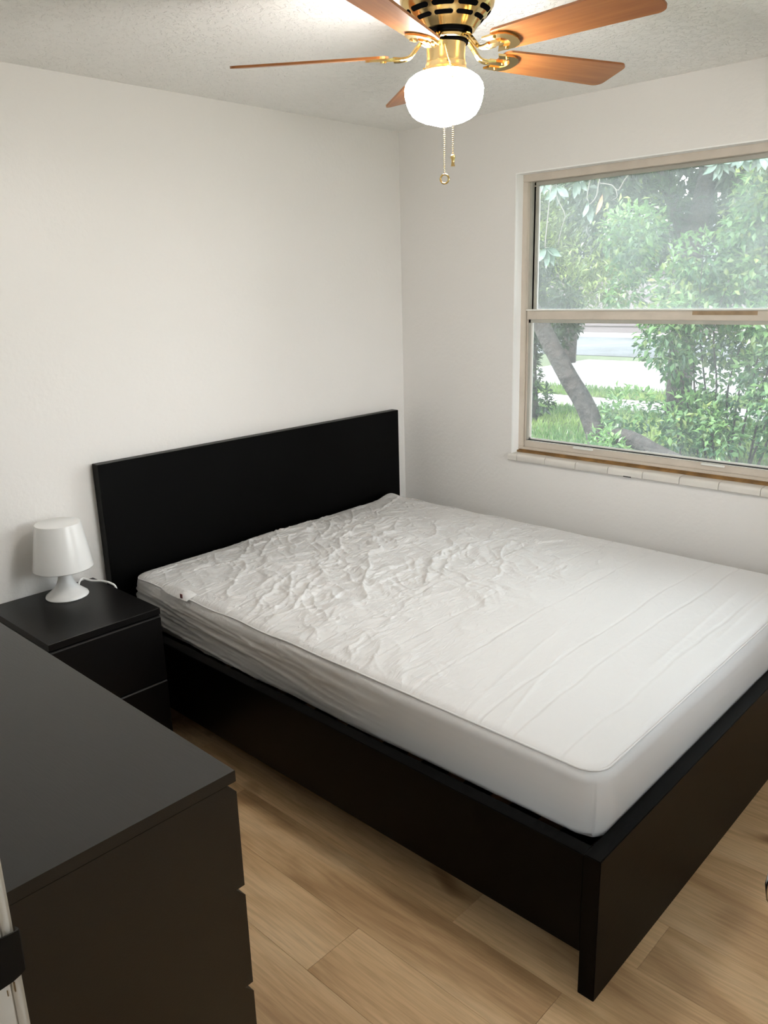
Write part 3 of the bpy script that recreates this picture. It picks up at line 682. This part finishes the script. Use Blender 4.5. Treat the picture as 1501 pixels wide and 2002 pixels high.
# blades: rounded planks tilted about their own axis, on brass irons
FX, FY = HX, HY
BZ = H-.184; BR = .544; PH = 0
def blade_bm():
    bm = bmesh.new(); r0, r1 = .150, BR; n = 10
    def hw(r): return .046+.013*(r-r0)/(r1-r0)
    out = []
    cr_, ct = .020, .022
    out += [(r0+cr_*(1-math.cos(a)), -hw(r0)+cr_*(1-math.sin(a))) for a in np.linspace(0, PI/2, 6)]
    h1 = hw(r1)
    out += [(r1-ct*1.2*(1-math.sin(a)), -h1+ct*(1-math.cos(a))) for a in np.linspace(0, PI/2, 7)]
    out += [(r1-ct*1.2*(1-math.cos(a)), h1-ct*(1-math.sin(a))) for a in np.linspace(0, PI/2, 7)]
    out += [(r0+cr_*(1-math.sin(a)), hw(r0)-cr_*(1-math.cos(a))) for a in np.linspace(0, PI/2, 6)]
    A = [bm.verts.new((x, y, .0027)) for x, y in out]; B = [bm.verts.new((x, y, -.0027)) for x, y in out]
    bm.faces.new(A); bm.faces.new(B[::-1]); k = len(out)
    for i in range(k): bm.faces.new((A[i], B[i], B[(i+1) % k], A[(i+1) % k]))
    return bm
def iron_bm(pitch):
    bm = bmesh.new(); z = -.0045; R = Matrix.Rotation(pitch, 3, 'X')
    def T3(p): return R @ Vector(p)
    # arm: strap that leaves the hub, dips and spreads into a horseshoe plate under the blade
    arm = smooth_path([(.048, 0, .034), (.062, 0, .030), (.078, 0, .014), (.094, 0, -.003), (.114, 0, -.008), (.135, 0, -.007)], 6)
    for sgn in (-1, 1):
        tube(bm, [Vector((p.x, sgn*(.0035+.010*max(0, (p.x-.09)/.045)), p.z)) for p in arm], [.0048-.001*i/len(arm) for i in range(len(arm))], 8)
    def plate(o, za, zb):
        A = [bm.verts.new(T3((x, y, za))) for x, y in o]; B = [bm.verts.new(T3((x, y, zb))) for x, y in o]; k = len(o)
        for i in range(k-1): pass
        bm.faces.new(A); bm.faces.new(B[::-1])
        for i in range(k): bm.faces.new((A[i], B[i], B[(i+1) % k], A[(i+1) % k]))
    fan_o = [(.128, -.034), (.175, -.036), (.192, -.030), (.203, -.016), (.207, 0), (.203, .016), (.192, .030), (.175, .036), (.128, .034), (.140, .020), (.170, .020), (.180, .010), (.182, 0), (.180, -.010), (.170, -.020), (.140, -.020)]
    plate(fan_o, z+.0015, z-.004)
    plate([(.122, -.008), (.165, -.008), (.165, .008), (.122, .008)], z+.0015, z-.0055)
    for s_x, s_y in ((.165, 0), (.160, -.027), (.160, .027)):
        p = T3((s_x, s_y, z-.003)); q = T3((s_x, s_y, z-.0075)); tube(bm, [p, q], .0042, 10)
    return bm
tilt = math.radians(-13)
bl0 = ir0 = None
BASE = 8.47837
for k in range(5):
    a = BASE-k*2*PI/5
    if bl0 is None:
        bl0 = obj('blade', blade_bm(), M['blade'], fan, world=False); ir0 = obj('blade_iron', iron_bm(tilt), M['brass'], fan, smooth=True, world=False); b, i_ = bl0, ir0
    else:
        b = bl0.copy(); i_ = ir0.copy(); link(b); link(i_)
    b.location = (0, 0, BZ-H); i_.location = (0, 0, BZ-H)
    b.rotation_euler = (tilt, 0, a); i_.rotation_euler = (0, 0, a)
fan.location = (FX, FY, H)

# ------------------------------------------------------------------ outdoors
GZ = -.35
def box_s(name, x0, x1, y0_, y1_, z0, z1, m_): return struct(box(name, x0, x1, y0_, y1_, z0, z1, m_))
box_s('ground', -30, 60, -30, 45, GZ-.3, GZ, M['soil'])
box_s('mulch_bed', .2, 4.75, -4, 1.45, GZ-.1, GZ+.03, M['mulch'])
box_s('sidewalk', 8.6, 9.7, -20, 40, GZ-.1, GZ+.02, M['concrete'])
box_s('driveway', 10.9, 16.2, -12, 8.0, GZ-.1, GZ+.025, M['concrete'])
box_s('road', 17.5, 24.8, -25, 45, GZ-.1, GZ+.015, M['asphalt'])
box_s('kerb', 24.8, 26.0, -25, 45, GZ-.1, GZ+.10, M['concrete'])
def leaf_mesh(name, P, Dir, Nrm, L, W, tone, mt, parent=None, fold=.25):
    # P base points, Dir tip directions, Nrm up vectors; each leaf is a folded kite of four triangles
    P, Dir, Nrm = map(np.asarray, (P, Dir, Nrm)); n = len(P); L = np.broadcast_to(L, n)[:, None]; W = np.broadcast_to(W, n)[:, None]
    Dir = Dir/np.linalg.norm(Dir, axis=1, keepdims=True); S = np.cross(Dir, Nrm); S /= np.maximum(np.linalg.norm(S, axis=1, keepdims=True), 1e-6); U = np.cross(S, Dir)
    v = np.stack([P, P+Dir*L*.45+S*W/2+U*W*fold, P+Dir*L, P+Dir*L*.45-S*W/2+U*W*fold], 1).reshape(-1, 3)
    i = np.arange(n)[:, None]*4
    F = np.concatenate([i+np.array([[0, 1, 2]]), i+np.array([[0, 2, 3]])], 0)
    me = bpy.data.meshes.new(name); me.from_pydata(v.tolist(), [], F.tolist()); me.materials.append(mt)
    ca_ = me.color_attributes.new('tone', 'BYTE_COLOR', 'POINT'); t4 = np.repeat(np.clip(tone, 0, 1), 4); arr = np.stack([t4, t4, t4, np.ones_like(t4)], -1).astype('f4')
    ca_.data.foreach_set('color', arr.ravel())
    o = link(bpy.data.objects.new(name, me)); o['kind'] = 'stuff'
    if parent: o.parent = parent; o.matrix_parent_inverse = parent_world(parent).inverted()
    return o
def cloud(blobs, n):
    # points near the skin of ellipsoid clumps (x, y, z, r)
    B = np.array(blobs, float); wgt = B[:, 3]**2; idx = rng.choice(len(B), n, p=wgt/wgt.sum())
    d = rng.normal(size=(n, 3)); d /= np.linalg.norm(d, axis=1, keepdims=True); r = B[idx, 3]*(0.55+.5*rng.random(n)**.6)
    return B[idx, :3]+d*r[:, None]*np.array([1, 1, .85]), d
def foliage(blobs, n, L, W, mt, parent, name='foliage', droop=.35):
    P, d = cloud(blobs, n); r = rng.normal(size=(n, 3)); Dir = d*.8+r*.7; Dir[:, 2] -= droop
    Nn = np.array([0, 0, 1])+rng.normal(size=(n, 3))*.45+d*.4
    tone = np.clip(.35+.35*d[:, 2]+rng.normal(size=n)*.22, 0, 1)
    return leaf_mesh(name, P, Dir, Nn, L*(.7+.6*rng.random(n)), W*(.7+.6*rng.random(n)), tone, mt, parent)
def branches(name, specs, mt, parent):
    bm = bmesh.new()
    for pts, ra, rb in specs:
        S = smooth_path(pts, 5); tube(bm, S, [ra+(rb-ra)*i/(len(S)-1) for i in range(len(S))], 8)
    return obj(name, bm, mt, parent, smooth='all')

# glossy shrub that fills the right of the window
shrub = thing('green_shrub', 'big glossy green shrub filling the right half of the window', 'shrub', (5.6, .3, GZ))
bl = []
rr_ = random.Random(3)
while len(bl) < 150:
    z = rr_.uniform(-.1, 3.3); y = rr_.uniform(-2.2, 1.75); xx = 5.5+rr_.uniform(-.5, .5)
    if z > 2.25 and y > .25: continue
    if z > 1.65 and .70 < y < 1.35: continue
    if z < .55 and y > 1.3: continue
    if z > .9 or rr_.random() < .75: bl.append((xx, y, z, rr_.uniform(.17, .34)))
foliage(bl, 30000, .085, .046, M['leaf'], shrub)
yb_ = [b for b in bl if rr_.random() < .35]
foliage([(x-.15, y, z+.05, r) for x, y, z, r in yb_], 2600, .09, .045, M['leaf_y'], shrub, 'young_foliage')
sp_ = []
for k in range(16):
    y = -1.2+k*.15; a = rr_.uniform(-.5, .5)
    sp_.append(([(5.5+rr_.uniform(-.2, .3), y*.5+.2, GZ), (5.5, y*.8+.1, .5), (5.4+rr_.uniform(-.3, .3), y+a*.3, 1.3), (5.4+rr_.uniform(-.4, .4), y+a, 2.2)], .014, .003))
branches('stem', sp_, M['bark'], shrub)

# leaning tree, magnolia-like leaves hanging from its limb across the top of the window
tree = thing('leaning_tree', 'leaning grey tree trunk rising to the left outside the window', 'tree', (5.0, 1.53, GZ))
branches('trunk', [([(5.0, 1.50, GZ-.1), (5.0, 1.56, -.10), (5.0, 1.72, .26), (5.0, 1.97, .6), (5.05, 2.24, .95), (5.1, 2.50, 1.30), (5.0, 2.9, 1.9), (4.6, 3.1, 2.8), (3.9, 3.0, 3.4)], .125, .085)], M['bark'], tree)
branches('low_limb', [([(5.0, 1.52, -.22), (4.85, 1.30, -.02), (4.7, 1.02, .02), (4.6, .72, -.06), (4.5, .35, -.16)], .075, .10)], M['bark'], tree)
hubs = [(2.1, 0.399, 2.28, 5), (2.1, 0.237, 2.307, 4), (2.05, 0.185, 2.40, 6), (2.1, 0.143, 2.156, 2), (2.1, 0.469, 1.87, 5), (2.1, -0.581, 2.40, 2), (2.1, -0.74, 2.322, 7), (2.15, -0.857, 2.352, 5), (2.1, -0.99, 2.36, 6), (2.25, .60, 2.35, 5), (2.2, -1.15, 2.42, 6)]
tw = [([(3.9, 3.0, 3.4), (3.0, 1.6, 3.0), (2.3, .6, 2.62), (2.12, 0.26, 2.45), (2.1, -.2, 2.40), (2.12, -.74, 2.44), (2.2, -1.2, 2.50)], .035, .008)]
for (hx, hy, hz, _) in hubs: tw.append(([(hx+.03, hy-.02, 2.44), (hx, hy+.01, hz+.06), (hx, hy, hz)], .005, .003))
tw += [([(2.1, .142, 2.132), (2.1, .086, 2.184), (2.1, .065, 2.295), (2.12, .02, 2.42)], .0035, .005), ([(2.1, .065, 2.27), (2.1, -.025, 2.248), (2.1, -.075, 2.211), (2.1, -.123, 2.276), (2.1, -.185, 2.332), (2.1, -.261, 2.40)], .003, .005),
       ([(2.1, -.06, 2.215), (2.1, -.07, 2.17), (2.1, -.03, 2.15)], .0035, .002), ([(2.1, .376, 1.883), (2.1, .347, 2.003), (2.1, .325, 2.087), (2.1, .39, 2.2), (2.1, .40, 2.28)], .0025, .004)]
branches('limb', tw, M['twig'], tree)
def leafblade():
    # a long oval leaf along -Z with a folded midrib
    bm = bmesh.new(); prof = [(0, .004), (.12, .12), (.3, .24), (.5, .28), (.7, .22), (.88, .10), (1, .0)]
    Lh = []
    for t, w_ in prof:
        z = -t; bow = .10*math.sin(t*PI); Lh.append([bm.verts.new((-w_/1.25/1.2, .05-bow, z)), bm.verts.new((0, -bow, z)), bm.verts.new((w_/1.25/1.2, .05-bow, z))])
    for a, b in zip(Lh, Lh[1:]):
        for k in (0, 1): bm.faces.new((a[k], a[k+1], b[k+1], b[k]))
    bmesh.ops.remove_doubles(bm, verts=bm.verts[:], dist=.0001); return bm
foliage([(rr_.uniform(3.2, 6.2), rr_.uniform(-1.5, 4.0), rr_.uniform(3.7, 5.2), .55) for k in range(42)], 6500, .16, .08, M['leaf'], tree)  # unseen overhead canopy, added to block the high sky from the window
lf = obj('leaf', leafblade(), M['mag'], tree, smooth='all', world=False); first = True
for (hx, hy, hz, n_) in hubs:
    for k in range(n_):
        o = lf if first else link(lf.copy()); first = False
        o.location = (hx-5.0, hy-1.53, hz-GZ)
        s = .125*rr_.uniform(.8, 1.2); o.scale = (s, s, s)
        o.rotation_euler = (rr_.uniform(-.5, .5), (k-(n_-1)/2)*.48+rr_.uniform(-.12, .12), PI/2+rr_.uniform(-.5, .5))
dry = obj('dry_leaf', leafblade(), M['mag_dry'], tree, smooth='all', world=False, label='single tan dry leaf'); dry.location = (2.1-5.0, .036-1.53, 2.195-GZ); dry.scale = (.09, .12, .135); dry.rotation_euler = (.1, -.28, PI/2)

# shrub at the foot of the left-hand trunk, and trees behind
def tree_far(name, label, cat, base, crown, n, L, W, mt, trunk=None, group=None):
    t = thing(name, label, cat, (base[0], base[1], GZ), group)
    foliage(crown, n, L, W, mt, t)
    if trunk: branches('trunk', trunk, M['bark'], t)
    return t
tree_far('dark_shrub', 'dark upright shrub at the far left edge behind the leaning trunk', 'shrub', (7.0, 3.75),
         [(7.0, 3.95+rr_.uniform(-.35, .4), z, .26) for z in np.linspace(0, 2.2, 16)] + [(7.0, rr_.uniform(3.15, 3.9), rr_.uniform(.85, 1.5), .20) for z in range(14)], 6500, .10, .04, M['leaf_b'], [([(7, 3.75, GZ-.05), (7, 3.8, .6), (7.0, 3.75, 1.8)], .13, .07)])
tree_far('yellow_green_tree', 'loose yellow-green tree in the upper left of the window', 'tree', (11.5, 8.3),
         [(11.4+rr_.uniform(-.5, .5), rr_.uniform(4.3, 8.3), rr_.uniform(1.35, 4.6), .52) for k in range(40)], 15000, .15, .045, M['leaf_y'], [([(11.5, 8.3, GZ-.05), (11.5, 8.0, 1.5), (11.4, 6.8, 3.2)], .10, .05)])
tree_far('dark_tree', 'tall dark forked tree behind the shrub in the upper window', 'tree', (8.6, 2.2),
         [(8.9+rr_.uniform(-.7, .9), rr_.uniform(.0, 4.0), rr_.uniform(2.5, 4.8), .60) for k in range(40)], 15000, .17, .07, M['leaf_b'],
         [([(8.6, 2.2, GZ-.05), (8.6, 2.2, 1.4), (8.6, 2.15, 2.1), (8.6, 2.0, 3.0), (8.6, 1.8, 4.2)], .20, .13), ([(8.6, 2.15, 2.0), (8.6, 2.5, 2.7), (8.7, 2.9, 3.5)], .11, .07)])
for k, (bx_, by_, lab) in enumerate(((14.2, 1.6, 'distant dark tree seen over the shrub'), (15.2, 8.0, 'distant dark tree at the upper left of the window'), (13.8, -4.6, 'distant dark tree at the right edge of the window'))):
    tree_far('background_tree', lab, 'tree', (bx_, by_), [(bx_+rr_.uniform(-1, 1.2), by_+rr_.uniform(-2.3, 2.3), rr_.uniform(1.7, 5.8), .85) for j in range(36)], 12000, .24, .12, M['leaf_b'],
             [([(bx_, by_, GZ-.05), (bx_+.1, by_, 1.5), (bx_, by_+.2, 3.6)], .2, .12)])
tree_far('tree_line', 'long row of trees behind the house across the road', 'trees', (39, 16), [(39.0+rr_.uniform(0, 1.5), y, rr_.uniform(2.0, 7.5), 2.4) for y in np.linspace(2, 30, 16)], 5000, .6, .35, M['leaf_b'])
# small plants by the trunk and under the window
for k, (x_, y_, lab) in enumerate(((4.5, 1.22, 'leafy young plant growing at the foot of the leaning trunk'), (3.3, .35, 'low leafy plant under the window behind the lower sash'), (3.4, -.55, 'low leafy plant at the right under the window'))):
    t = thing('seedling', lab, 'plant', (x_, y_, GZ))
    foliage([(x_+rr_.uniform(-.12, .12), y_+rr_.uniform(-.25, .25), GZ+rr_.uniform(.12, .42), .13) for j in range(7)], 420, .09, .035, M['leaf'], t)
    branches('stem', [([(x_, y_+d_, GZ), (x_, y_+d_*2, GZ+.2), (x_+.02, y_+d_*3, GZ+.42)], .006, .003) for d_ in (-.06, 0, .07)], M['twig'], t)
# lawn blades
n = 26000
gx_ = np.concatenate([rng.uniform(4.3, 8.6, n), rng.uniform(9.7, 11, n//6)]); gy_ = np.concatenate([rng.uniform(-3, 7, n), rng.uniform(0, 8, n//6)]); N_ = len(gx_)
g = leaf_mesh('lawn_grass', np.stack([gx_, gy_, np.full(N_, GZ)], -1), np.stack([rng.normal(size=N_)*.35, rng.normal(size=N_)*.35, np.ones(N_)], -1), rng.normal(size=(N_, 3)),
              .09*(.6+.8*rng.random(N_)), .018, np.clip(.5+.4*np.sin(gx_*2.1+np.sin(gy_*1.7)*1.5)+rng.normal(size=N_)*.15, 0, 1), M['grass'])
tag(g, 'green grass blades of the lawn outside the window', 'grass')
# house over the road: rows of clapboard
house = thing('house', 'pale clapboard house wall across the road', 'house', (27.5, 15, GZ))
bm = bmesh.new()
for k in range(9): bx(bm, 27.5-(.05 if k % 2 else 0), 28, 6, 24, GZ+k*.28, GZ+k*.28+.28)
obj('wall', bm, M['siding'], house)
bm = bmesh.new(); prism(bm, [(27.1, GZ+2.5), (31, GZ+4.4), (35, GZ+2.5)], 5.6, 24.4, 'Y'); obj('roof', bm, M['asphalt'], house)

# unseen fill light added in the hall, shaped as a ceiling fixture
hl = thing('hall_fill_light', 'added unseen fill light in the hall, shaped as a round ceiling lamp', 'fill light', (-3.65, -3.1, H))
obj('fill_light_base', lathe(bmesh.new(), [(0, 0), (.17, 0), (.17, -.02), (0, -.02)], (-3.65, -3.1, H), 40), M['plastic'], hl, smooth=True)
obj('fill_diffuser', lathe(bmesh.new(), [(.16, -.02), (.155, -.045), (.12, -.07), (.06, -.083), (0, -.087)], (-3.65, -3.1, H), 40), M['hall'], hl, smooth=True)
